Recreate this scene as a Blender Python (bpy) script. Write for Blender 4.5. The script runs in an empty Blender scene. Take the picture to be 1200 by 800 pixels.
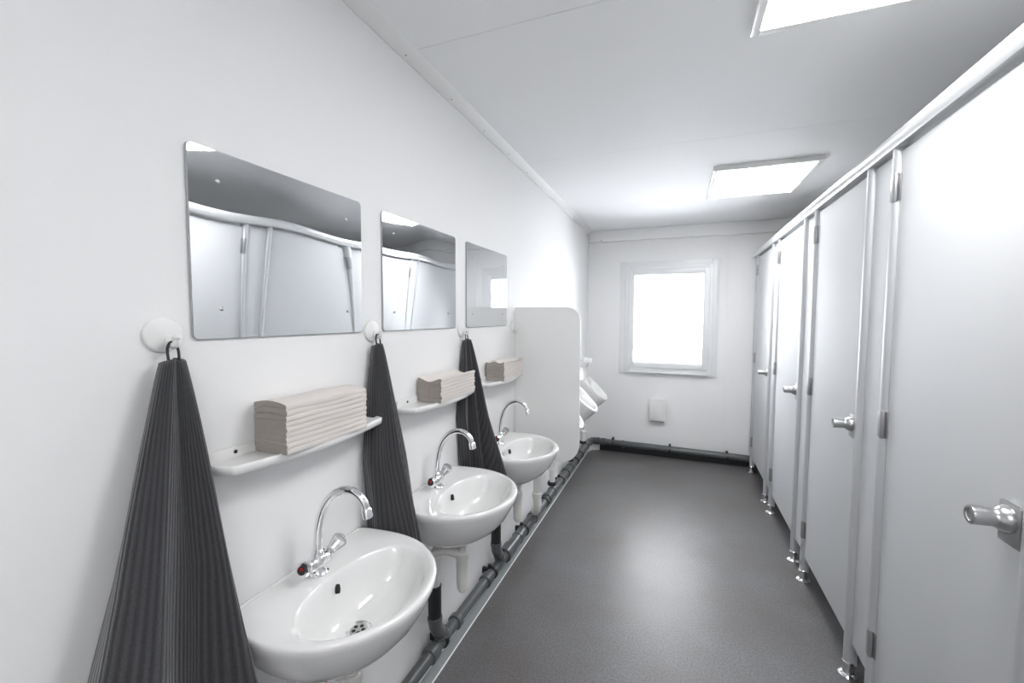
import bpy, bmesh, math, random
from mathutils import Vector, Matrix
random.seed(7)
PI = math.pi
scene = bpy.context.scene
C = scene.collection

# ------------------------------------------------------------------ camera
def make_camera():
    f, yaw, pitch, roll, xc = 499.186, 0.369305, -0.057474, 0.0044925, 0.94491
    cd = bpy.data.cameras.new('camera'); co = bpy.data.objects.new('camera', cd); C.objects.link(co)
    fw = Vector((-math.sin(yaw)*math.cos(pitch), math.cos(yaw)*math.cos(pitch), math.sin(pitch)))
    r = Vector((math.cos(yaw), math.sin(yaw), 0)); u = r.cross(fw)
    r2 = math.cos(roll)*r + math.sin(roll)*u; u2 = -math.sin(roll)*r + math.cos(roll)*u
    m = Matrix((r2, u2, -fw)).transposed().to_4x4(); m.translation = (xc, 0, 1.5)
    co.matrix_world = m
    cd.sensor_width = 36; cd.lens = 36*f/1200; cd.clip_start = 0.02
    scene.camera = co
make_camera()

# ------------------------------------------------------------------ world, lamps, exposure
scene.view_settings.view_transform = 'Standard'
scene.view_settings.look = 'None'
scene.view_settings.gamma = 1
scene.view_settings.use_curve_mapping = False
scene.view_settings.exposure = 0.98
LAMP = 8.6
w = bpy.data.worlds.new('world'); scene.world = w; w.use_nodes = True
w.node_tree.nodes['Background'].inputs[0].default_value = (0.93, 0.96, 1.0, 1)
w.node_tree.nodes['Background'].inputs[1].default_value = 7.6

H, D, P = 2.449, 4.819, 1.655          # ceiling height, back wall, cubicle front plane
BACK = -1.30; XR = 2.86; RAILZ = 2.115

# ------------------------------------------------------------------ materials
def mat(name, col, rough=.5, metal=0, bump=None, noise=None, coat=0, emit=0, spec=.5):
    m = bpy.data.materials.new(name); m.use_nodes = True
    nt = m.node_tree; b = nt.nodes['Principled BSDF']
    b.inputs['Base Color'].default_value = (*col, 1); b.inputs['Roughness'].default_value = rough
    b.inputs['Metallic'].default_value = metal; b.inputs['Coat Weight'].default_value = coat
    b.inputs['Specular IOR Level'].default_value = spec
    if emit:
        b.inputs['Emission Color'].default_value = (1, 1, 1, 1); b.inputs['Emission Strength'].default_value = emit
    tc = nt.nodes.new('ShaderNodeTexCoord')
    if noise:
        sc, amt = noise
        n = nt.nodes.new('ShaderNodeTexNoise'); n.inputs['Scale'].default_value = sc; n.inputs['Detail'].default_value = 6
        nt.links.new(tc.outputs['Object'], n.inputs['Vector'])
        mx = nt.nodes.new('ShaderNodeMix'); mx.data_type = 'RGBA'
        mx.inputs[6].default_value = (*[c*(1-amt) for c in col], 1); mx.inputs[7].default_value = (*[min(1, c*(1+amt)) for c in col], 1)
        nt.links.new(n.outputs['Fac'], mx.inputs[0]); nt.links.new(mx.outputs[2], b.inputs['Base Color'])
    if bump:
        sc, st, dist = bump
        n = nt.nodes.new('ShaderNodeTexNoise'); n.inputs['Scale'].default_value = sc; n.inputs['Detail'].default_value = 3
        nt.links.new(tc.outputs['Object'], n.inputs['Vector'])
        bp = nt.nodes.new('ShaderNodeBump'); bp.inputs['Strength'].default_value = st; bp.inputs['Distance'].default_value = dist
        nt.links.new(n.outputs['Fac'], bp.inputs['Height']); nt.links.new(bp.outputs['Normal'], b.inputs['Normal'])
    return m

M_wall = mat('white_wall_laminate', (.89, .89, .893), .65, noise=(1.5, .012), bump=(2.2, .10, .01), spec=.22)
M_ceil = mat('white_ceiling_laminate', (.88, .885, .895), .68, bump=(1.6, .15, .012), spec=.3)
M_trim = mat('white_trim', (.80, .80, .79), .5)
M_door = mat('grey_white_door_laminate', (.69, .70, .715), .62, bump=(90, .04, .001), spec=.12)
M_alu = mat('anodised_aluminium', (.60, .61, .63), .5, .45)
M_plate = mat('mirror_edge', (.42, .43, .44), .5, .2)
M_rail = mat('white_aluminium_rail', (.68, .69, .70), .28, .3)
M_chrome = mat('chrome', (.86, .86, .87), .06, 1)
M_steel = mat('brushed_steel', (.55, .55, .55), .28, 1)
M_hinge = mat('hinge_steel', (.42, .42, .43), .38, .9)
M_ceramic = mat('white_ceramic', (.82, .82, .815), .07, coat=.6)
M_plastic = mat('white_plastic', (.84, .84, .83), .3)
M_trap = mat('off_white_pipe_plastic', (.74, .73, .71), .35)
M_pvc = mat('grey_waste_pipe', (.088, .096, .10), .3, noise=(9, .12))
M_rubber = mat('black_rubber', (.018, .02, .02), .5)
M_dark = mat('dark_void', (.01, .01, .01), .6)
M_kick = mat('grey_skirting_vinyl', (.25, .27, .275), .4)
M_kickd = mat('dark_skirting_vinyl', (.035, .037, .04), .5)
M_upvc = mat('white_window_frame', (.84, .85, .86), .25)
M_part = mat('light_grey_partition', (.88, .88, .87), .45)
M_edge = mat('partition_edge', (.33, .33, .33), .5)
M_red = mat('red_marker', (.5, .01, .02), .3)
M_diff = mat('lamp_diffuser', (.9, .9, .9), .5, emit=LAMP)
M_mirror = mat('mirror_silver', (.84, .855, .87), .015, 1)
def warp_mirror(m):
    """slight buckling of the thin sheet between its four screws, as a height in metres"""
    nt = m.node_tree; tc = nt.nodes.new('ShaderNodeTexCoord'); sp = nt.nodes.new('ShaderNodeSeparateXYZ'); nt.links.new(tc.outputs['Object'], sp.inputs[0])
    def op(kind, a, b=None, c=None):
        n = nt.nodes.new('ShaderNodeMath'); n.operation = kind
        for i, v in enumerate((a, b, c)):
            if v is None: continue
            if isinstance(v, (int, float)): n.inputs[i].default_value = v
            else: nt.links.new(v, n.inputs[i])
        return n.outputs[0]
    y, z = sp.outputs[1], sp.outputs[2]
    h1 = op('MULTIPLY', op('SINE', op('MULTIPLY_ADD', y, 14.0, -3.5)), .0009)
    h2 = op('MULTIPLY', op('MULTIPLY', op('SINE', op('MULTIPLY_ADD', y, 15.0, 1.2)), op('SUBTRACT', z, .2)), .0060)
    b = nt.nodes.new('ShaderNodeBump'); b.inputs['Strength'].default_value = 1; b.inputs['Distance'].default_value = 1
    nt.links.new(op('ADD', h1, h2), b.inputs['Height']); nt.links.new(b.outputs[0], nt.nodes['Principled BSDF'].inputs['Normal'])
warp_mirror(M_mirror)
M_mirror_flat = mat('mirror_silver_flat', (.84, .855, .87), .015, 1)
M_paper_end = mat('recycled_paper_cut_edge_shaded', (.37, .335, .305), .95, bump=(140, .5, .002), noise=(60, .10))  # same paper at its cut ends, shade of that side painted in darker
M_paper = mat('recycled_paper', (.70, .655, .625), .9, bump=(60, .3, .002), noise=(25, .04))

def floor_mat():
    m = mat('dark_grey_vinyl_floor', (.1, .1, .1), .42)
    nt = m.node_tree; b = nt.nodes['Principled BSDF']; tc = nt.nodes.new('ShaderNodeTexCoord')
    n = nt.nodes.new('ShaderNodeTexNoise'); n.inputs['Scale'].default_value = 2.3; n.inputs['Detail'].default_value = 8; n.inputs['Roughness'].default_value = .62
    n2 = nt.nodes.new('ShaderNodeTexNoise'); n2.inputs['Scale'].default_value = 110; n2.inputs['Detail'].default_value = 4
    for x in (n, n2): nt.links.new(tc.outputs['Object'], x.inputs['Vector'])
    r = nt.nodes.new('ShaderNodeValToRGB'); e = r.color_ramp.elements
    e[0].position = .33; e[0].color = (.138, .127, .124, 1); e[1].position = .68; e[1].color = (.168, .170, .177, 1)
    nt.links.new(n.outputs['Fac'], r.inputs[0])
    r2 = nt.nodes.new('ShaderNodeValToRGB'); e = r2.color_ramp.elements
    e[0].position = .3; e[0].color = (.72, .72, .72, 1); e[1].position = .7; e[1].color = (1.2, 1.2, 1.2, 1)
    nt.links.new(n2.outputs['Fac'], r2.inputs[0])
    mx = nt.nodes.new('ShaderNodeMix'); mx.data_type = 'RGBA'; mx.blend_type = 'MULTIPLY'; mx.inputs[0].default_value = 1
    nt.links.new(r.outputs[0], mx.inputs[6]); nt.links.new(r2.outputs[0], mx.inputs[7]); nt.links.new(mx.outputs[2], b.inputs['Base Color'])
    rr = nt.nodes.new('ShaderNodeMapRange'); rr.inputs[3].default_value = .26; rr.inputs[4].default_value = .46
    nt.links.new(n.outputs['Fac'], rr.inputs[0]); nt.links.new(rr.outputs[0], b.inputs['Roughness'])
    bp = nt.nodes.new('ShaderNodeBump'); bp.inputs['Strength'].default_value = .25; bp.inputs['Distance'].default_value = .002
    nt.links.new(n2.outputs['Fac'], bp.inputs['Height']); nt.links.new(bp.outputs['Normal'], b.inputs['Normal'])
    return m
M_floor = floor_mat()

def towel_mat():
    m = mat('charcoal_ribbed_cotton', (.07, .07, .075), .95)
    nt = m.node_tree; b = nt.nodes['Principled BSDF']
    b.inputs['Sheen Weight'].default_value = .35; b.inputs['Sheen Roughness'].default_value = .5
    uv = nt.nodes.new('ShaderNodeUVMap'); uv.uv_map = 'UVMap'
    wv = nt.nodes.new('ShaderNodeTexWave'); wv.wave_type = 'BANDS'; wv.bands_direction = 'X'
    wv.inputs['Scale'].default_value = 19; wv.inputs['Distortion'].default_value = .8; wv.inputs['Detail'].default_value = 2; wv.inputs['Detail Scale'].default_value = 6
    nt.links.new(uv.outputs[0], wv.inputs['Vector'])
    n = nt.nodes.new('ShaderNodeTexNoise'); n.inputs['Scale'].default_value = 260; n.inputs['Detail'].default_value = 3
    nt.links.new(uv.outputs[0], n.inputs['Vector'])
    r = nt.nodes.new('ShaderNodeValToRGB'); e = r.color_ramp.elements
    e[0].position = .1; e[0].color = (.028, .028, .032, 1); e[1].position = .85; e[1].color = (.050, .050, .056, 1)
    nt.links.new(wv.outputs['Fac'], r.inputs[0])
    r2 = nt.nodes.new('ShaderNodeMapRange'); r2.inputs[3].default_value = .5; r2.inputs[4].default_value = 1.5
    nt.links.new(n.outputs['Fac'], r2.inputs[0])
    mx = nt.nodes.new('ShaderNodeMix'); mx.data_type = 'RGBA'; mx.blend_type = 'MULTIPLY'; mx.inputs[0].default_value = .8
    nt.links.new(r.outputs[0], mx.inputs[6]); nt.links.new(r2.outputs[0], mx.inputs[7]); nt.links.new(mx.outputs[2], b.inputs['Base Color'])
    ad = nt.nodes.new('ShaderNodeMath'); ad.operation = 'MULTIPLY_ADD'; ad.inputs[1].default_value = .35
    nt.links.new(n.outputs['Fac'], ad.inputs[0]); nt.links.new(wv.outputs['Fac'], ad.inputs[2])
    bp = nt.nodes.new('ShaderNodeBump'); bp.inputs['Strength'].default_value = .6; bp.inputs['Distance'].default_value = .0025
    nt.links.new(ad.outputs[0], bp.inputs['Height']); nt.links.new(bp.outputs['Normal'], b.inputs['Normal'])
    return m
M_towel = towel_mat()
M_hem = mat('charcoal_hem', (.085, .085, .092), .9, bump=(300, .4, .001))

def glass_mat():
    m = bpy.data.materials.new('window_glass'); m.use_nodes = True; nt = m.node_tree
    for n in list(nt.nodes):
        if n.type != 'OUTPUT_MATERIAL': nt.nodes.remove(n)
    out = [n for n in nt.nodes if n.type == 'OUTPUT_MATERIAL'][0]
    t = nt.nodes.new('ShaderNodeBsdfTransparent'); g = nt.nodes.new('ShaderNodeBsdfGlossy'); g.inputs['Roughness'].default_value = .05
    f = nt.nodes.new('ShaderNodeFresnel'); f.inputs[0].default_value = 1.3
    mx = nt.nodes.new('ShaderNodeMixShader')
    nt.links.new(f.outputs[0], mx.inputs[0]); nt.links.new(t.outputs[0], mx.inputs[1]); nt.links.new(g.outputs[0], mx.inputs[2]); nt.links.new(mx.outputs[0], out.inputs[0])
    return m
M_glass = glass_mat()

def clear_mat():
    m = mat('clear_acrylic', (.93, .94, .95), .06)
    b = m.node_tree.nodes['Principled BSDF']; b.inputs['Transmission Weight'].default_value = .75; b.inputs['IOR'].default_value = 1.45
    return m
M_acrylic = clear_mat()

# ------------------------------------------------------------------ mesh helpers
class MB:
    def __init__(s): s.bm = bmesh.new()
    def box(s, a, b, bev=0, mi=0):
        a, b = Vector(a), Vector(b); t = bmesh.new()
        bmesh.ops.create_cube(t, size=1)
        for v in t.verts: v.co = Vector([(a[i]+b[i])/2 + v.co[i]*(b[i]-a[i]) for i in range(3)])
        if bev: bmesh.ops.bevel(t, geom=list(t.edges), offset=bev, segments=2, affect='EDGES', profile=.6)
        for f in t.faces: f.material_index = mi
        me = bpy.data.meshes.new('t'); t.to_mesh(me); t.free(); s.bm.from_mesh(me); bpy.data.meshes.remove(me); return s
    def loft(s, rings, cap0=True, cap1=True, close=True, mi=0):
        vr = [[s.bm.verts.new(p) for p in r] for r in rings]
        n = len(vr[0])
        for i in range(len(vr)-1):
            for j in range(n if close else n-1):
                k = (j+1) % n
                f = s.bm.faces.new((vr[i][j], vr[i][k], vr[i+1][k], vr[i+1][j])); f.material_index = mi
        if cap0: s.bm.faces.new(list(reversed(vr[0]))).material_index = mi
        if cap1: s.bm.faces.new(vr[-1]).material_index = mi
        return s
    def lathe(s, prof, origin=(0, 0, 0), axis=(0, 0, 1), seg=24, mi=0, cap0=True, cap1=True):
        ax = Vector(axis).normalized(); q = Vector((0, 0, 1)).rotation_difference(ax); o = Vector(origin)
        rings = [[o + q @ Vector((r*math.cos(2*PI*j/seg), r*math.sin(2*PI*j/seg), z)) for j in range(seg)] for r, z in prof]
        return s.loft(rings, cap0, cap1, mi=mi)
    def tube(s, pts, rad, seg=14, mi=0):
        pts = [Vector(p) for p in pts]; n = len(pts); rad = rad if isinstance(rad, (list, tuple)) else [rad]*n
        up = None; rings = []
        for i, p in enumerate(pts):
            t = (pts[min(i+1, n-1)] - pts[max(i-1, 0)]).normalized()
            if up is None:
                up = Vector((0, 0, 1)) if abs(t.z) < .9 else Vector((1, 0, 0))
            up = (up - t*up.dot(t)).normalized(); sd = t.cross(up)
            rings.append([p + rad[i]*(math.cos(2*PI*j/seg)*up + math.sin(2*PI*j/seg)*sd) for j in range(seg)])
        return s.loft(rings, mi=mi)
    def prism(s, poly, axis, a, b, mi=0):
        """poly of 2D points, extruded along axis (0,1,2) from a to b"""
        def P3(p, t):
            return {0: (t, p[0], p[1]), 1: (p[0], t, p[1]), 2: (p[0], p[1], t)}[axis]
        return s.loft([[P3(p, a) for p in poly], [P3(p, b) for p in poly]], mi=mi)
    def build(s, name, m, parent=None, loc=(0, 0, 0), smooth=True, angle=38):
        bm = s.bm
        bmesh.ops.recalc_face_normals(bm, faces=bm.faces)
        me = bpy.data.meshes.new(name); bm.to_mesh(me); bm.free()
        for x in (m if isinstance(m, (list, tuple)) else [m]): me.materials.append(x)
        if smooth:
            me.shade_smooth(); me.set_sharp_from_angle(angle=math.radians(angle))
        o = bpy.data.objects.new(name, me); C.objects.link(o); o.location = loc
        if parent: o.parent = parent
        return o

def tag(o, label, cat, group=None):
    o['label'] = label; o['category'] = cat
    if group: o['group'] = group
    return o
def struct(o): o['kind'] = 'structure'; return o
def thing(name, loc, label, cat, group=None, rz=0):
    o = bpy.data.objects.new(name, None); C.objects.link(o); o.location = loc; o.rotation_euler = (0, 0, rz); o.empty_display_size = .05
    return tag(o, label, cat, group)
def dup(root, loc, label, rz=None):
    def cp(o, par):
        c = o.copy(); C.objects.link(c)
        if par: c.parent = par
        for ch in list(o.children): cp(ch, c)
        return c
    r = cp(root, None); r.location = loc; r['label'] = label
    if rz is not None: r.rotation_euler = (0, 0, rz)
    return r
def bez(pts, n):
    """catmull-rom through points"""
    pts = [Vector(p) for p in pts]; out = []
    for i in range(len(pts)-1):
        p0 = pts[max(i-1, 0)]; p1 = pts[i]; p2 = pts[i+1]; p3 = pts[min(i+2, len(pts)-1)]
        for k in range(n):
            t = k/n
            out.append(.5*((2*p1) + (p2-p0)*t + (2*p0-5*p1+4*p2-p3)*t*t + (3*p1-p0-3*p2+p3)*t**3))
    out.append(pts[-1]); return out
def rrect(y0, z0, y1, z1, r, n=6, rs=None):
    rs = rs or (r, r, r, r); out = []
    for (cy, cz, a, rr) in ((y0, z0, PI, rs[0]), (y1, z0, 1.5*PI, rs[1]), (y1, z1, 0, rs[2]), (y0, z1, .5*PI, rs[3])):
        ox = cy + (rr if cy == y0 else -rr); oz = cz + (rr if cz == z0 else -rr)
        for k in range(n+1):
            t = a + k/n*PI/2; out.append((ox+rr*math.cos(t), oz+rr*math.sin(t)))
    return out

# ------------------------------------------------------------------ room shell
struct(MB().box((-.1, BACK-.1, -.1), (XR+.1, D+.1, 0)).build('floor', M_floor))
struct(MB().box((-.1, BACK-.1, 0), (0, D+.1, H+.12)).build('wall_left', M_wall))
struct(MB().box((XR, BACK-.1, 0), (XR+.1, D+.1, H+.12)).build('wall_right', M_wall))
struct(MB().box((0, BACK-.1, 0), (XR, BACK, H+.12)).build('wall_front', M_wall))
WX0, WX1, WZ0, WZ1 = .42, 1.29, .92, 2.05       # window opening
bw = MB(); SX = 1.411
bw.box((0, D+.004, 0), (WX0, D+.1, H+.12)); bw.box((WX1, D+.004, 0), (XR, D+.1, H+.12))
bw.box((WX0, D+.004, 0), (WX1, D+.1, WZ0)); bw.box((WX0, D+.004, WZ1), (WX1, D+.1, H+.12))
wb = struct(bw.build('wall_back', M_wall))
pn = MB()
for a, b in (((0, 0), (WX0, H)), ((WX1, 0), (SX-.0015, H)), ((WX0, 0), (WX1, WZ0)), ((WX0, WZ1), (WX1, H))):
    pn.box((a[0], D, a[1]), (b[0], D+.004, b[1]))
pn.build('wall_panel', M_wall, wb); MB().box((SX+.0015, D, 0), (XR, D+.004, H)).build('wall_panel', M_wall, wb)
# ceiling: backing with separate panels
ce = struct(MB().box((-.1, BACK-.1, H+.004), (XR+.1, D+.1, H+.12)).build('ceiling', M_ceil))
ys = [BACK, .145, 1.345, 2.545, 3.745, D]
for a, b in zip(ys, ys[1:]):
    MB().box((0, a+.001, H), (XR, b-.001, H+.004)).build('ceiling_panel', M_ceil, ce)
# beam at back, cove trim at left
struct(MB().box((.012, D-.055, 2.328), (XR, D, H-.001), .004).build('trim_1', M_wall))
cv = struct(MB().prism([(0, H-.022), (.006, H-.024), (.052, H-.006), (.056, H), (0, H)], 1, BACK, D).build('trim_2', M_trim))
sc_ = MB()
for y in [1.0+.33*k for k in range(12)]:
    sc_.lathe([(.003, 0), (.003, .002), (.001, .003)], (.02, y, H-.0195), (.3, 0, -1), 8)
sc_.build('screw', M_hinge, cv)
MB().lathe([(.006, 0), (.006, .006), (.002, .009)], (.15, D-.055, 2.340), (0, -1, 0), 10).build('screw', M_hinge, bpy.data.objects['trim_1'])

# skirtings
bs = struct(MB().prism([(0, 0), (.045, 0), (.043, .004), (.022, .042), (.018, .046), (0, .046)], 1, BACK, D-.15).build('baseboard_left', M_kick))
MB().prism([(0, .0465), (.026, .0465), (.029, .050), (.024, .054), (0, .056)], 1, BACK, D-.15).build('edge_strip', M_trim, bs)
MB().prism([(.0455, .0), (.049, 0), (.048, .003), (.0442, .004)], 1, BACK, D-.15).build('sealant_line', M_trim, bs)
bb = struct(MB().box((.16, D-.014, 0), (XR, D, .078), .003).build('baseboard_back', M_kickd))
bc = struct(MB().prism([(0.0, D-.15), (.05, D-.15), (.08, D-.06), (.16, D-.02), (.16, D), (0, D)], 2, 0, .055).build('baseboard_corner', M_trim))

# ------------------------------------------------------------------ window
wn = MB()
def frame(m, x0, z0, x1, z1, wdt, y0, y1, bev=.003):
    m.box((x0, y0, z0), (x0+wdt, y1, z1), bev); m.box((x1-wdt, y0, z0), (x1, y1, z1), bev)
    m.box((x0+wdt, y0, z0), (x1-wdt, y1, z0+wdt), bev); m.box((x0+wdt, y0, z1-wdt), (x1-wdt, y1, z1), bev)
frame(wn, .357, .885, 1.335, 2.100, .066, D-.012, D)
frame(wn, .372, .900, 1.320, 2.085, .052, D-.018, D-.011)
wi = struct(wn.build('window_1', M_upvc))
s = MB(); frame(s, .415, .925, 1.283, 2.05, .05, D-.034, D+.03, .005); s.build('window_frame', M_upvc, wi)
s = MB(); frame(s, .45, .962, 1.248, 2.012, .052, D-.046, D+.02, .006); frame(s, .497, 1.01, 1.203, 1.965, .012, D-.038, D+.01, .002); sash = s.build('sash', M_upvc, wi)
MB().box((.5, D-.01, 1.012), (1.2, D-.004, 1.962)).build('pane', M_glass, wi)
hd = MB().box((1.213, D-.056, 1.46), (1.237, D-.045, 1.53), .003); hd.box((1.216, D-.078, 1.36), (1.234, D-.064, 1.52), .004); hd.box((1.219, D-.066, 1.49), (1.231, D-.054, 1.51))
hd.build('window_handle', M_plastic, sash)
MB().box((.44, D-.05, .905), (1.26, D-.03, .925), .004).build('window_sill', M_upvc, wi)

# wall box (vent / outlet hood) under the window
vb = thing('wall_dispenser', (.77, D, .39), 'small white plastic box with a raised front plate, on the back wall below the window', 'dispenser')
MB().box((-.080, -.055, 0), (.080, 0, .235), .008).build('housing', M_plastic, vb)
MB().box((-.048, -.066, .012), (.048, -.054, .175), .005).build('front_plate', M_plastic, vb)
MB().box((-.072, -.05, -.006), (.072, -.004, .001)).build('outlet_slot', M_edge, vb)

# ------------------------------------------------------------------ ceiling lights
def ceil_light(loc, label):
    t = thing('ceiling_light', loc, label, 'ceiling light', 'square ceiling lamps')
    f = MB(); frame_z(f, -.295, -.355, .295, .355, .026, -.028, 0); f.build('frame', M_plastic, t)
    MB().box((-.270, -.330, -.025), (.270, .330, -.021)).build('diffuser', M_diff, t)
    MB().box((-.270, -.330, -.020), (.270, .330, -.002)).build('housing', M_plastic, t)
    return t
def frame_z(m, x0, y0, x1, y1, wdt, z0, z1):
    m.box((x0, y0, z0), (x0+wdt, y1, z1), .003); m.box((x1-wdt, y0, z0), (x1, y1, z1), .003)
    m.box((x0+wdt, y0, z0), (x1-wdt, y0+wdt, z1), .003); m.box((x0+wdt, y1-wdt, z0), (x1-wdt, y1, z1), .003)
L2 = ceil_light((1.428, 3.365, H), 'lit square ceiling lamp in full view, further one towards the window')
dup(L2, (1.440, 1.288, H), 'lit square ceiling lamp cut off by the top edge of the photo, nearer one')
dup(L2, (1.440, -.79, H), 'lit square ceiling lamp behind the viewpoint, nearest the front wall')

# ------------------------------------------------------------------ mirrors
def mirror(yc, label):
    t = thing('mirror', (0, yc, 1.449), label, 'mirror', 'wall mirrors over the basins')
    MB().prism(rrect(-.257, 0, .257, .408, .012), 0, .0005, .0055).build('back_plate', M_plate, t)
    MB().prism(rrect(-.2555, .0015, .2555, .4065, .011), 0, .0056, .0066).build('mirror_glass', M_mirror, t, smooth=False)
    for y in (-.195, .19):
        for z in (.066, .342):
            MB().lathe([(.0045, 0), (.0045, .0015), (.003, .003), (.001, .0034)], (.0066, y, z), (1, 0, 0), 12).build('screw', M_steel, t)
    return t
m1 = mirror(.843, 'frameless wall mirror nearest the camera, above the front basin')
dup(m1, (0, 1.459, 1.449), 'frameless wall mirror in the middle, above the second basin')
m3 = dup(m1, (0, 2.081, 1.449), 'frameless wall mirror furthest back, reflecting the window, above the third basin')

for ch in m3.children:
    if ch.name.startswith('mirror_glass'):
        ch.data = ch.data.copy(); ch.data.materials[0] = M_mirror_flat

# ------------------------------------------------------------------ wash basins
SC = (.843, 1.459, 2.083); SZ = .822
def outer_r(th):
    """distance from (.20,0) to the outline"""
    c, s_ = math.cos(th), math.sin(th)
    lo, hi = 0, .5
    def inside(x, y):
        y = abs(y)
        if x < 0.001: return False
        if x > .14: return ((x-.14)/.249)**2 + (y/.247)**2.0 < 1
        wdt = .234 + (.247-.234)*math.sin(min(1, x/.14)*PI/2)
        if x < .02: wdt -= .02 - math.sqrt(max(0, .02**2-(.02-x)**2))
        return y < wdt
    for _ in range(40):
        mid = (lo+hi)/2
        if inside(.20+c*mid, s_*mid): lo = mid
        else: hi = mid
    return lo
NT = 120
TH = [2*PI*i/NT for i in range(NT)]
OR = [outer_r(t) for t in TH]
def basin(yc, label):
    t = thing('wash_basin', (0, yc, .62), label, 'wash basin', 'wall hung wash basins')
    z0 = SZ-.62
    def outline(sc, z, cx=.20, off=0, zf=None):
        out = []
        for th, r in zip(TH, OR):
            x = .20+math.cos(th)*(r-off); y = math.sin(th)*(r-off)
            x = cx + (x-cx)*sc; y *= sc
            x = max(x, .001)
            out.append((x, y, z if zf is None else zf(x, y)))
        return out
    def bowl(sx, sy, z, cx=.212, lerp=0, k=1.0):
        out = []
        for th, r in zip(TH, OR):
            c, s_ = math.cos(th), math.sin(th)
            ax = .143 if c > 0 else .098
            x = cx + ax*sx*c; y = .189*sy*s_
            if lerp:
                xo = .20+c*(r-.02); yo = s_*(r-.02); x = x*(1-lerp)+xo*lerp; y = y*(1-lerp)+yo*lerp
            out.append((x, y, z))
        return out
    def ins(sc, z):   # underside rings: shrink towards the wall
        out = []
        for th, r in zip(TH, OR):
            x = .20+math.cos(th)*r; y = math.sin(th)*r
            out.append((max(.001, .10+(x-.10)*sc) if x > .02 else .001, y*sc, z))
        return out
    m = MB()
    rings = [ins(.22, z0-.190), ins(.40, z0-.186), ins(.58, z0-.168), ins(.74, z0-.135), ins(.86, z0-.095), ins(.945, z0-.052), ins(.985, z0-.026),
             outline(1, z0-.012), outline(1, z0-.005, off=.0008), outline(1, z0-.001, off=.004), outline(1, z0, off=.009), outline(1, z0-.001, off=.017),
             bowl(1.06, 1.06, z0-.004), bowl(1.03, 1.035, z0-.0055), bowl(1.0, 1.005, z0-.011), bowl(.965, .965, z0-.024), bowl(.91, .915, z0-.050), bowl(.82, .83, z0-.080, .210),
             bowl(.68, .69, z0-.103, .207), bowl(.48, .48, z0-.119, .203), bowl(.28, .26, z0-.128, .200), bowl(.16, .12, z0-.131, .198)]
    m.loft(rings)
    m.build('bowl', M_ceramic, t, angle=70)
    # raised back lip against the wall
    MB().tube([(.012, -.215, z0-.003), (.012, .215, z0-.003)], .006, 10).build('back_lip', M_ceramic, t)
    # overflow slot and waste
    a = Vector((.128, .004, z0-.040)); n = Vector((.93, 0, .36)).normalized(); sd = Vector((0, 1, 0)); up = n.cross(sd)
    MB().loft([[a + n*h + sd*(.0042*k*math.cos(q)+.003*k*math.sin(q)) + up*.011*k*math.sin(q) for q in [2*PI*i/20 for i in range(20)]] for h, k in ((-.012, 1), (.0045, 1), (.005, .8))]).build('overflow_hole', M_dark, t)
    dz = z0-.1305
    MB().lathe([(.033, -.004), (.033, .0015), (.030, .003), (.024, .0015), (.021, -.001)], (.197, 0, dz), seg=32).build('waste_ring', M_chrome, t)
    g = MB(); g.lathe([(.0215, -.001), (.0215, .0012), (.020, .0018)], (.197, 0, dz), seg=24); wr = g.build('waste_grate', M_steel, t)
    h = MB()
    for k in range(5):
        q = 2*PI*k/5+.3; h.lathe([(.0052, 0), (.0052, .0006)], (.197+.0125*math.cos(q), .0125*math.sin(q), dz+.0017), seg=12)
    h.build('grate_holes', M_dark, wr)
    return t
b1 = basin(SC[0], 'white ceramic wash basin nearest the camera')
dup(b1, (0, SC[1], .62), 'white ceramic wash basin in the middle, between the two dark towels')
dup(b1, (0, SC[2], .62), 'white ceramic wash basin furthest back, beside the grey partition')

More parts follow.
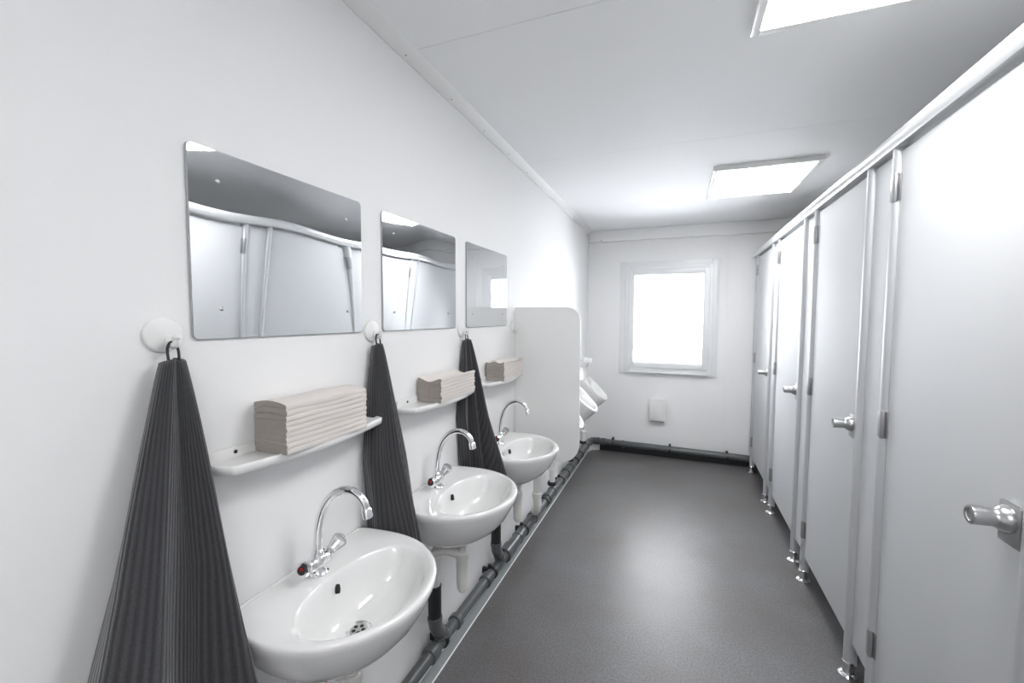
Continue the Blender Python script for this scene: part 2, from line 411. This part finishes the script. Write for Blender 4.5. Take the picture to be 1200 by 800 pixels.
# ------------------------------------------------------------------ mixer taps
def tap(loc, label, rz):
    t = thing('mixer_tap', loc, label, 'tap', 'chrome mixer taps')
    m = MB()
    m.lathe([(.026, 0), (.026, .004), (.021, .009), (.018, .022), (.021, .030), (.022, .038), (.019, .046), (.013, .051)], seg=28)
    m.lathe([(.012, -.036), (.017, -.030), (.020, -.018), (.0205, 0), (.020, .018), (.017, .030), (.012, .036)], (0, 0, .031), (0, 1, 0), 22)
    m.build('tap_body', M_chrome, t)
    for sg in (-1, 1):
        ax = Vector((.10 if sg > 0 else .28, sg*.92, .42 if sg > 0 else .22)).normalized(); o = Vector((0, sg*.028, .034)); K = 1 if sg > 0 else .62
        hnd = MB().lathe([(.009, 0), (.009, .012), (.013, .015), (.0125, .020), (.0165, .032), (.021, .048), (.0215, .053), (.019, .057), (.013, .059)] if sg > 0 else [(.012, 0), (.015, .008), (.019, .022), (.0195, .030), (.017, .035), (.012, .0365)], o, ax, 8 if sg > 0 else 10)
        h = hnd.build('handle', M_acrylic if sg > 0 else M_chrome, t, angle=25)
        MB().lathe([(.0115, 0), (.0115, .0018), (.009, .003)], o+ax*(.0588 if sg > 0 else .0362), ax, 16).build('handle_cap', M_rubber, h)
        if sg < 0:
            MB().lathe([(.0042, 0), (.0042, .0012)], o+ax*.0390+Vector((0, 0, .004)), ax, 14).build('red_marker', M_red, h)
        else:
            MB().tube([o+ax*.004, o+ax*.045], .0045, 10).build('spindle', M_chrome, h)
    # spout
    dr = Vector((math.cos(rz), math.sin(rz), 0))
    path = [(0, .049), (0, .075), (.002, .105), (.009, .145), (.024, .185), (.049, .216), (.080, .232), (.108, .233), (.130, .223), (.144, .206), (.149, .190)]
    pts = bez([Vector((0, 0, z)) + dr*d for d, z in path], 6)
    n = len(pts)
    sp = MB().tube(pts, [.0115-.0018*i/n for i in range(n)], 18).lathe([(.0155, 0), (.0165, .004), (.0165, .014), (.0125, .019)], (0, 0, .045), seg=20).build('spout', M_chrome, t)
    e = pts[-1]; d = (pts[-1]-pts[-3]).normalized()
    MB().lathe([(.0105, -.004), (.013, 0), (.013, .020), (.0105, .022)], e, d, 20).build('aerator', M_chrome, sp)
    return t
tp = tap((.072, SC[0]-.006, SZ-.002), 'chrome swan neck mixer tap on the nearest basin', .10)
dup(tp, (.066, SC[1]-.012, SZ-.002), 'chrome swan neck mixer tap on the middle basin', .0)
dup(tp, (.072, SC[2]-.003, SZ-.002), 'chrome swan neck mixer tap on the furthest basin', .0)

# ------------------------------------------------------------------ shelves with paper towels
def shelf(loc, label):
    t = thing('wall_shelf', loc, label, 'shelf', 'small white shelves')
    def out(off, z):
        front = [(.078, -.246), (.092, -.18), (.104, -.10), (.110, 0), (.104, .10), (.092, .18), (.078, .246)]
        f = bez([(x, y, 0) for x, y in front], 5)
        pts = [(0.001, .268-off), ] + [(p.x-off, p.y*(1-off/.24)) for p in reversed(f)] + [(0.001, -.268+off)]
        return [(x, y, z) for x, y in pts]
    m = MB()
    m.loft([out(.010, -.024), out(.002, -.020), out(0, -.010), out(0, -.002), out(.002, .0), out(.006, 0), out(.008, -.003), out(.012, -.004)])
    m.build('tray', M_plastic, t, angle=60)
    bp_ = MB().box((.001, -.245, -.018), (.007, .245, .020), .003).build('back_rim', M_plastic, t)
    for y in (-.185, .185):
        MB().lathe([(.0045, 0), (.0045, .0012)], (.007, y, .008), (1, 0, 0), 12).build('screw', M_rubber, t)
    return t
sh = shelf((0, .853, 1.181), 'small white wall shelf under the nearest mirror')
dup(sh, (0, 1.522, 1.172), 'small white wall shelf under the middle mirror')
dup(sh, (0, 2.165, 1.168), 'small white wall shelf under the furthest mirror')

def paper_stack(yc, ln, z, label, sag, nl, hgt, skew):
    rnd = random.Random(int(yc*100))
    t = thing('paper_towel_stack', (.062, yc, z), label, 'paper towels', 'stacks of folded paper towels on the shelves')
    th = hgt/nl; NX = 10; NYs = 7
    jit = [(rnd.uniform(-.001, .0025), rnd.uniform(-.0008, .0008), 0) for _ in range(nl)]
    for k in range(nl):
        jx, jy, tw = jit[k]
        if k == 1: jx += .004
        rings = []
        for iy in range(NYs):
            v = iy/(NYs-1); y = (v-.5)*ln + jy; ring = []
            def zz(x, top):
                u = x/.05
                f = sag(u)*(k+top)/nl
                return (k+top)*th + f + .0016*math.sin(v*9+k)*(k/nl)
            xs = [-.05+.1*i/NX for i in range(NX+1)]
            ex = jx + .002*math.sin(v*7+k*2.1)+skew*(k/nl)
            for x in xs: ring.append((x+ex*.3*(1+x/.05) , y, zz(x, .02)))
            ring.append((.0524+ex*.6, y, zz(.05, .5)))
            for x in reversed(xs): ring.append((x+ex*.3*(1+x/.05), y, zz(x, .98)))
            rings.append(ring)
        m = MB(); m.loft(rings, True, True)
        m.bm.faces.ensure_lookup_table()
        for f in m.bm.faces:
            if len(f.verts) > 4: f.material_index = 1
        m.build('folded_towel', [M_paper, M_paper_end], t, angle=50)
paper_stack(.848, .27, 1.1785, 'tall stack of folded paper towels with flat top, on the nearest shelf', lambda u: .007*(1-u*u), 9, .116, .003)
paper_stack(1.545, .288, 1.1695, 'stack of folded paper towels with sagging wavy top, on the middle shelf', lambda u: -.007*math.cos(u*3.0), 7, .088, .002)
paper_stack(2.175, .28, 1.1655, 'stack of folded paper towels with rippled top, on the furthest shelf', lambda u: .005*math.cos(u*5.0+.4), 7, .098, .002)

# ------------------------------------------------------------------ hooks
def hook(loc, label):
    t = thing('wall_hook', loc, label, 'hook', 'round white wall hooks')
    MB().lathe([(.035, 0), (.035, .004), (.033, .007), (.022, .010), (.0, .011)], axis=(1, 0, 0), seg=36, cap1=False).build('base_disc', M_plastic, t)
    pts = bez([(.006, .006, -.004), (.016, .006, -.016), (.026, .006, -.021), (.033, .006, -.016), (.034, .006, -.009)], 5)
    MB().tube(pts, [.008]*6+[.0065]*(len(pts)-6), 12).lathe([(.001, -.006), (.0075, -.003), (.008, .001), (.005, .0045), (.001, .006)], (.034, .006, -.005), seg=14).build('peg', M_plastic, t)
    return t
hk = hook((.0005, .532, 1.462), 'round white wall hook left of the nearest mirror, holding a towel')
dup(hk, (.0005, 1.146, 1.452), 'round white wall hook between the nearest and middle mirrors')
dup(hk, (.0005, 1.776, 1.440), 'round white wall hook between the middle and furthest mirrors')
dup(hk, (.0005, 2.440, 1.440), 'round white wall hook without a towel, beside the grey partition')

# ------------------------------------------------------------------ towels
def towel(loc, label, top, mid, bot, zt, zb, loop_h, seed, sw=.55, pw=.75, shear=0, hem=()):
    """cross sections (x,y) relative to wall / hook centre; sheet lofted from top to bottom"""
    t = thing('hand_towel', loc, label, 'towel', 'charcoal ribbed towels on the hooks')
    rnd = random.Random(seed); NU = 12
    secs = [[Vector((p[0], p[1], 0)) for p in bez([(x, y, 0) for x, y in s], NU)] for s in (top, mid, bot)]
    n = len(secs[0]); NV = 60; bm = bmesh.new(); uvl = bm.loops.layers.uv.new('UVMap'); rows = []
    ph = [rnd.uniform(0, 6) for _ in range(4)]
    for j in range(NV+1):
        v = j/NV; row = []
        for i in range(n):
            u = i/(n-1)
            if v < .5: a = (v/.5)**pw; p = secs[0][i].lerp(secs[1][i], a)
            else: a = (v-.5)/.5; p = secs[1][i].lerp(secs[2][i], a)
            wob = .004*v*math.sin(u*17+v*5+ph[0]) + .003*v*math.sin(u*31-v*7+ph[1])
            z = zt + (zb-zt)*v + .010*math.sin(u*9+ph[2])*v - .004*math.cos(u*6.28*1.5)*(1-v)
            row.append(bm.verts.new((max(.006, p.x+wob), p.y+wob*.5, z)))
        rows.append(row)
    keep = [[v_.co.copy() for v_ in r_] for r_ in rows]
    for j in range(NV):
        for i in range(n-1):
            f = bm.faces.new((rows[j][i], rows[j][i+1], rows[j+1][i+1], rows[j+1][i])); f.smooth = True
            for l, (a, b) in zip(f.loops, ((i, j), (i+1, j), (i+1, j+1), (i, j+1))):
                l[uvl].uv = (a/(n-1)*sw + shear*max(0, min(1, (a/(n-1)-.5)/.1))*b/NV*(zt-zb), b/NV*(zt-zb))
    me = bpy.data.meshes.new('cloth'); bm.to_mesh(me); bm.free(); me.materials.append(M_towel); me.shade_smooth()
    o = bpy.data.objects.new('cloth', me); C.objects.link(o); o.parent = t
    so = o.modifiers.new('Solidify', 'SOLIDIFY'); so.thickness = .006; so.offset = 0
    # hanging loop
    lp = bez([(.028, -.004, zt-.012), (.024, -.005, zt+loop_h*.6), (.022, .004, zt+loop_h), (.024, .014, zt+loop_h*.6), (.030, .012, zt-.012)], 6)
    MB().tube(lp, .0026, 8).build('hanging_loop', M_rubber, t)
    for hi in hem:
        MB().tube([c0[hi] for c0 in keep], .0032, 6).build('hem', M_hem, t)
    return t
T1 = ([(.014, -.012), (.034, -.018), (.044, -.008), (.038, .000), (.046, .006), (.042, .014), (.030, .018), (.014, .012)],
      [(.010, -.095), (.070, -.120), (.112, -.085), (.084, -.034), (.092, -.006), (.122, .030), (.080, .044), (.012, .034)],
      [(.012, -.195), (.110, -.235), (.200, -.165), (.130, -.080), (.120, -.045), (.225, .030), (.160, .050), (.012, .045)])
towel((0, .532, 0), 'charcoal ribbed towel nearest the camera, wide and hanging left of the front basin', *T1, 1.412, .62, .036, 3, sw=.62, pw=.92, shear=.0)
T2 = ([(.012, -.010), (.026, -.014), (.036, -.006), (.042, .002), (.032, .006), (.036, .012), (.028, .014), (.014, .010)],
      [(.010, -.060), (.055, -.068), (.086, -.036), (.114, -.006), (.088, .004), (.098, .034), (.080, .054), (.012, .034)],
      [(.010, -.032), (.070, -.042), (.140, -.030), (.192, .006), (.150, .014), (.168, .040), (.130, .060), (.012, .044)])
towel((0, 1.146, 0), 'charcoal ribbed towel between the nearest and the middle basin', *T2, 1.407, .67, .034, 5, sw=.5, pw=.88, shear=.45, hem=(36,))
T3 = ([(.012, -.010), (.026, -.012), (.026, -.004), (.038, -.003), (.030, .004), (.042, .010), (.034, .015), (.014, .010)],
      [(.010, -.060), (.055, -.072), (.050, -.035), (.100, -.032), (.066, -.004), (.130, .012), (.110, .034), (.012, .026)],
      [(.010, -.020), (.070, -.034), (.070, -.014), (.140, -.020), (.100, .006), (.230, .022), (.200, .045), (.012, .036)])
towel((0, 1.782, 0), 'charcoal ribbed towel between the middle and the furthest basin', *T3, 1.394, .66, .034, 9, sw=.5, pw=.88, shear=.35, hem=(60,))

# ------------------------------------------------------------------ grey partition screen
pt = thing('privacy_screen', (0, 2.49, .62), 'light grey panel screen with rounded corners, between furthest basin and urinals', 'screen')
MB().prism(rrect(.004, .0, .415, .94, .1, 10, (.004, .115, .085, .004)), 1, -.006, .006).build('panel', [M_part], pt, angle=30)
MB().box((.001, -.012, .10), (.022, -.0062, .84), .002).build('wall_bracket', M_plastic, pt)

# ------------------------------------------------------------------ urinals
def urinal(loc, label):
    t = thing('urinal', loc, label, 'urinal', 'white urinals behind the screen')
    N = 40
    def ring(xb, xf, hw, z, rim=None):
        out = []
        for i in range(N):
            a = 2*PI*i/N; c, s_ = math.cos(a), math.sin(a)
            cx = xb + (xf-xb)*.45
            x = cx + ((xf-cx) if c > 0 else (cx-xb))*math.copysign(abs(c)**.8, c); y = hw*math.copysign(abs(s_)**.85, s_)
            out.append((max(.001, x), y, z(x) if callable(z) else z))
        return out
    # rim plane from (x=.13, z=.36) down to (x=.31, z=.15); base of thing at z 0 (underside)
    rz_ = lambda x: .345 - max(0, x-.10)*.92
    m = MB()
    m.loft([ring(.001, .07, .05, -.02), ring(.001, .12, .09, .0), ring(.001, .19, .13, .04), ring(.001, .25, .152, lambda x: .06+max(0, x)*.12),
            ring(.001, .295, .158, lambda x: min(.30, rz_(x)-.035)), ring(.001, .312, .160, lambda x: min(.335, rz_(x)-.008)), ring(.003, .312, .158, lambda x: min(.345, rz_(x))),
            ring(.085, .296, .132, lambda x: rz_(x)+.002), ring(.088, .288, .126, lambda x: rz_(x)-.006), ring(.09, .255, .11, lambda x: rz_(x)-.07), ring(.085, .19, .07, .08), ring(.09, .15, .03, .05)])
    m.build('bowl', M_ceramic, t, angle=60)
    MB().loft([ring(.001, .085, .15, .28), ring(.001, .090, .152, .34), ring(.001, .080, .135, .40), ring(.001, .065, .10, .44), ring(.001, .055, .06, .455), ring(.001, .045, .03, .46)]).build('back_part', M_ceramic, t, angle=60)
    # flush pipe and valve
    v = MB().box((.075, -.045, .505), (.145, .045, .555), .008).build('flush_valve', M_plastic, t)
    MB().tube([(.001, 0, .53), (.08, 0, .53)], .009, 10).build('inlet_pipe', M_chrome, v)
    MB().tube(bez([(.110, 0, .508), (.108, 0, .485), (.090, 0, .460), (.068, 0, .445), (.058, 0, .425), (.055, 0, .39)], 5), .0065, 10).build('flush_pipe', M_chrome, t)
    # ribbed white trap down to the pipe
    prof = [(.028, -.02), (.034, -.03), (.034, -.07), (.04, -.075), (.04, -.085), (.033, -.09), (.033, -.13), (.04, -.135), (.04, -.145), (.03, -.15), (.028, -.19), (.036, -.195), (.036, -.21), (.024, -.215), (.022, -.31)]
    MB().lathe([(r, z) for r, z in prof], (.075, 0, 0), seg=20).build('trap', M_plastic, t)
    MB().lathe([(.030, -.30), (.034, -.31), (.034, -.325), (.028, -.33)], (.072, 0, 0), seg=20).build('rubber_socket', M_rubber, t)
    return t
ur = urinal((.0005, 4.29, .535), 'white ceramic urinal furthest back, nearest the window wall')
dup(ur, (.0005, 3.72, .535), 'white ceramic urinal in the middle of the row')
dup(ur, (.0005, 3.12, .535), 'white ceramic urinal mostly hidden behind the grey screen')

# ------------------------------------------------------------------ waste pipes
wp = thing('waste_pipe', (.054, 0, 0), 'grey plastic waste pipe running low along the basin wall', 'pipe')
def pz(y): return .160 - .012*y
MB().tube([(0, BACK+.02, pz(BACK)), (0, 2.25, pz(2.25))], .025, 20).build('pipe_run', M_pvc, wp)
MB().tube([(0, 2.2, pz(2.2)), (0, D-.075, pz(D)+.0)], .033, 20).build('pipe_run', M_pvc, wp)
def collar(y, r, ln):
    MB().lathe([(r-.004, -ln/2), (r, -ln/2+.002), (r, ln/2-.002), (r-.004, ln/2)], (0, y, pz(y)), (0, 1, 0), 20).build('coupling', M_pvc, wp)
for y, r, ln in ((1.42, .033, .05), (1.62, .0325, .03), (1.95, .033, .05), (2.24, .041, .09), (2.42, .037, .03), (2.72, .039, .05), (3.06, .041, .05), (3.20, .038, .03), (3.66, .041, .06), (3.80, .038, .03), (4.25, .041, .07), (4.52, .038, .03)):
    collar(y, r, ln)
def clamp(y, r):
    m = MB().lathe([(r-.003, -.008), (r+.005, -.008), (r+.005, .008), (r-.003, .008)], (0, y, pz(y)), (0, 1, 0), 20)
    m.box((-.057, y-.009, pz(y)-.012), (-.02, y+.009, pz(y)+.02)); m.box((-.022, y-.007, pz(y)+r), (-.004, y+.007, pz(y)+r+.014), .002)
    m.build('pipe_clamp', M_rubber, wp)
for y, r in ((1.50, .028), (2.02, .028), (1.0, .028), (.4, .028), (2.52, .034), (2.98, .034), (3.45, .034), (4.0, .034)): clamp(y, r)
# branch stubs for the basins (black sockets and elbows)
for y in (.82, 1.435, 2.06):
    z = pz(y)
    MB().tube(bez([(.004, y+.085, z+.006), (.005, y+.045, z+.050), (.006, y+.008, z+.100), (.006, y, z+.150)], 5), [.026, .026, .026, .026, .027, .027, .027, .028, .028, .028, .028, .028, .028, .028, .028, .028], 18).build('branch_elbow', M_pvc, wp)
    MB().lathe([(.027, 0), (.030, .002), (.030, .014), (.0275, .017)], (.006, y, z+.130), seg=20).build('socket_ring', M_pvc, wp)
    MB().lathe([(.031, -.012), (.031, 0), (.028, .002)], (.005, y+.052, z+.040), (0, .7, -.7), 20).build('socket_ring', M_pvc, wp)
    MB().lathe([(.0265, 0), (.0265, .125), (.0275, .127), (.0275, .133), (.025, .135)], (.006, y, z+.145), seg=20).build('rubber_sleeve', M_rubber, wp)

bpz = lambda x: .116 - .020*x
bk = thing('back_waste_pipe', (0, D-.062, 0), 'dark grey waste pipe running along the back wall under the window', 'pipe')
MB().tube([(.10, 0, bpz(.1)), (XR-.02, 0, bpz(1.7))], .034, 20).build('pipe_run', M_pvc, bk)
MB().tube(bez([(.058, -.08, pz(4.7)), (.060, -.035, .104), (.085, -.006, .110), (.14, 0, bpz(.14))], 6), .038, 20).build('elbow', M_pvc, bk)
for x, ln in ((.15, .03), (.21, .05), (.42, .03), (.30, .02)):
    MB().lathe([(.036, -ln/2), (.040, -ln/2+.002), (.040, ln/2-.002), (.036, ln/2)], (x, 0, bpz(x)), (1, 0, 0), 20).build('coupling', M_pvc, bk)
for x in (.31, .905, 1.452):
    MB().lathe([(.033, -.009), (.038, -.009), (.038, .009), (.033, .009)], (x, 0, bpz(x)), (1, 0, 0), 20).box((x-.010, .0, bpz(x)+.02), (x+.010, .060, bpz(x)+.052), .002).box((x-.009, -.012, bpz(x)+.034), (x+.009, .006, bpz(x)+.056), .002).build('pipe_clamp', M_rubber, bk)

# ------------------------------------------------------------------ basin traps
def trap(loc, label):
    t = thing('sink_trap', loc, label, 'drain trap', 'white plastic traps under the basins')
    # origin: under basin waste, z = .62 ; outlet goes to the wall side and down into the sleeve at y-.06
    MB().lathe([(.034, .040), (.034, .016), (.024, .010), (.020, -.01)], seg=20).tube([(0, 0, .0), (0, 0, -.05)], .018, 16).build('tail_piece', M_trap, t)
    MB().lathe([(.021, -.028), (.026, -.032), (.026, -.055), (.0235, -.06), (.0225, -.155), (.0205, -.176), (.015, -.190), (.006, -.196), (.001, -.197)], (0, 0, 0), seg=22).build('trap_bottle', M_trap, t)
    MB().tube(bez([(-.005, -.005, -.040), (-.04, -.012, -.030), (-.07, -.020, -.026), (-.100, -.024, -.035), (-.112, -.025, -.055), (-.112, -.025, -.09)], 5), .0195, 16).build('outlet_pipe', M_trap, t)
    MB().lathe([(.024, -.055), (.0265, -.06), (.0265, -.078), (.0245, -.082), (.0235, -.190)], (-.112, -.025, 0), seg=20).build('outlet_sleeve', M_trap, t)
    return t
tr = trap((.172, 1.459, .60), 'white plastic trap under the middle basin')
dup(tr, (.172, .843, .60), 'white plastic trap under the nearest basin, mostly hidden by it')
dup(tr, (.172, 2.088, .60), 'white plastic trap under the furthest basin')
# small angle valves under basins
for y, lb in ((1.30, 'small dark angle valve on the wall between the nearest and the middle basin'), (1.70, 'small dark angle valve on the wall below the middle basin, right side')):
    t = thing('angle_valve', (0, y, .50), lb, 'valve', 'small valves under the basins')
    MB().lathe([(.016, 0), (.016, .004), (.009, .005), (.009, .035)], axis=(1, 0, 0), seg=16).build('valve_body', M_steel, t)
    MB().lathe([(.011, 0), (.012, .012), (.009, .015)], (.035, 0, 0), (1, 0, 0), 8).build('valve_knob', M_rubber, t)
    MB().tube([(.026, 0, .004), (.03, .0, .10), (.045, .03, .15)], .004, 8).build('supply_hose', M_steel, t)
t = thing('drain_elbow', (.10, 2.66, .20), 'wide white plastic drain elbow joining the grey pipe just below the screen', 'drain pipe')
MB().tube(bez([(0, 0, .24), (0, 0, .12), (0, .005, .05), (-.012, .03, .0), (-.03, .055, -.03)], 5), .028, 20).build('elbow', M_trap, t)
MB().lathe([(.030, 0), (.033, .003), (.033, .03), (.030, .033)], (0, 0, .10), seg=20).build('collar', M_trap, t)

# ------------------------------------------------------------------ toilet cubicles
HG = (1.90, 2.81, 3.72, 4.64); NR = (1.20, 2.115, 3.025, 3.935)
RX = P-.018
names = ('nearest', 'second', 'third', 'furthest')
# posts
def post(loc, label):
    t = thing('cubicle_post', loc, label, 'post', 'aluminium posts of the toilet cubicles')
    o = [(-.020, -.004), (-.016, -.014), (-.008, -.019), (.008, -.019), (.016, -.014), (.020, -.004), (.020, .022), (-.020, .022)]
    MB().prism([(y, x) for x, y in o], 2, .055, RAILZ-.022).build('tube', M_alu, t, angle=50)
    MB().lathe([(.034, 0), (.036, .004), (.030, .009), (.022, .013), (.019, .022), (.019, .045), (.0235, .050), (.0235, .060), (.020, .064)], seg=24).build('foot', M_chrome, t)
    return t
p0 = None
desc = {('h', 0): 'aluminium post carrying the hinges of the nearest cubicle door', ('n', 0): 'aluminium post at the lock side of the nearest cubicle door',
        ('h', 1): 'aluminium post carrying the hinges of the second cubicle door', ('n', 1): 'aluminium post at the lock side of the second cubicle door',
        ('h', 2): 'aluminium post carrying the hinges of the third cubicle door', ('n', 2): 'aluminium post at the lock side of the third cubicle door',
        ('h', 3): 'aluminium post carrying the hinges of the furthest cubicle door', ('n', 3): 'aluminium post at the lock side of the furthest cubicle door'}
for k in range(4):
    for kind, ys_ in (('n', NR), ('h', HG)):
        if p0 is None: p0 = post((P, ys_[k], 0), desc[(kind, k)])
        else: dup(p0, (P, ys_[k], 0), desc[(kind, k)])
# doors
def door(k):
    y0 = NR[k]+.021; y1 = HG[k]-.021; wdt = y1-y0
    t = thing('cubicle_door', (P, y1, 0), 'pale grey toilet cubicle door with steel knob, %s from the camera' % names[k], 'door', 'toilet cubicle doors')
    MB().box((-.004, -wdt, .15), (.024, -.003, 2.074), .0015).build('panel', M_door, t)
    for z in (1.905, 1.072, .252):
        h = MB().lathe([(.0085, 0), (.0095, .003), (.0095, .095), (.0085, .098)], (-.013, .010, z), seg=14)
        h.box((-.0075, -.012, z+.003), (-.0042, .008, z+.095), .001); h.box((-.0225, .006, z+.003), (-.0195, .024, z+.095), .001)
        h.build('hinge', M_hinge, t)
    yk = -wdt+.040
    pl = MB().box((-.0125, yk-.036, 1.000), (-.0042, yk+.030, 1.092), .002).build('lock_plate', M_steel, t)
    MB().lathe([(.030, 0), (.030, .006), (.027, .016), (.023, .021), (.0205, .024), (.0200, .032), (.0215, .062), (.0205, .066), (.0145, .0665), (.013, .064)], (-.012, yk, 1.056), (-1, 0, 0), 28).build('knob', M_steel, t)
    return t
for k in range(4): door(k)
# filler panels between the posts
fill = [(HG[0], NR[1]), (HG[1], NR[2]), (HG[2], NR[3]), (HG[3], D+.02), (.99, NR[0])]
fl = ['narrow pale filler panel between nearest and second cubicle doors', 'narrow pale filler panel between second and third cubicle doors',
      'narrow pale filler panel between third and furthest cubicle doors', 'narrow pale filler panel between the furthest cubicle door and the back wall',
      'narrow pale filler panel on the camera side of the nearest cubicle door']
for (a, b), l in zip(fill, fl):
    o = MB().box((.000, 0, 0), (.020, b-a-.042, 1.93), .0015).build('filler_panel', M_door, None, (P, a+.021, .15)); tag(o, l, 'panel', 'filler panels of the cubicle front')
# head rail
hr = thing('head_rail', (P, 0, RAILZ), 'white rounded head rail running along the top of the cubicle fronts', 'rail')
MB().prism([(-.030+.0, -.012), (-.034, .002), (-.031, .018), (-.020, .031), (-.004, .036), (.012, .030), (.022, .015), (.024, -.022), (-.024, -.024), (-.027, -.020)], 1, BACK, D).build('rail_tube', M_rail, hr, angle=50)
# cubicle side walls (unseen interior, closes the view under and above)
for k, (a, b) in enumerate(fill):
    o = MB().box((P+.025, (a+min(b, D-.02))/2-.009, .12), (XR-.002, (a+min(b, D-.02))/2+.009, 2.06)).build('wall_cubicle', M_door); struct(o)
struct(MB().box((P, BACK, .0), (P+.02, .985, 2.075)).build('wall_cubicle_front', M_door))
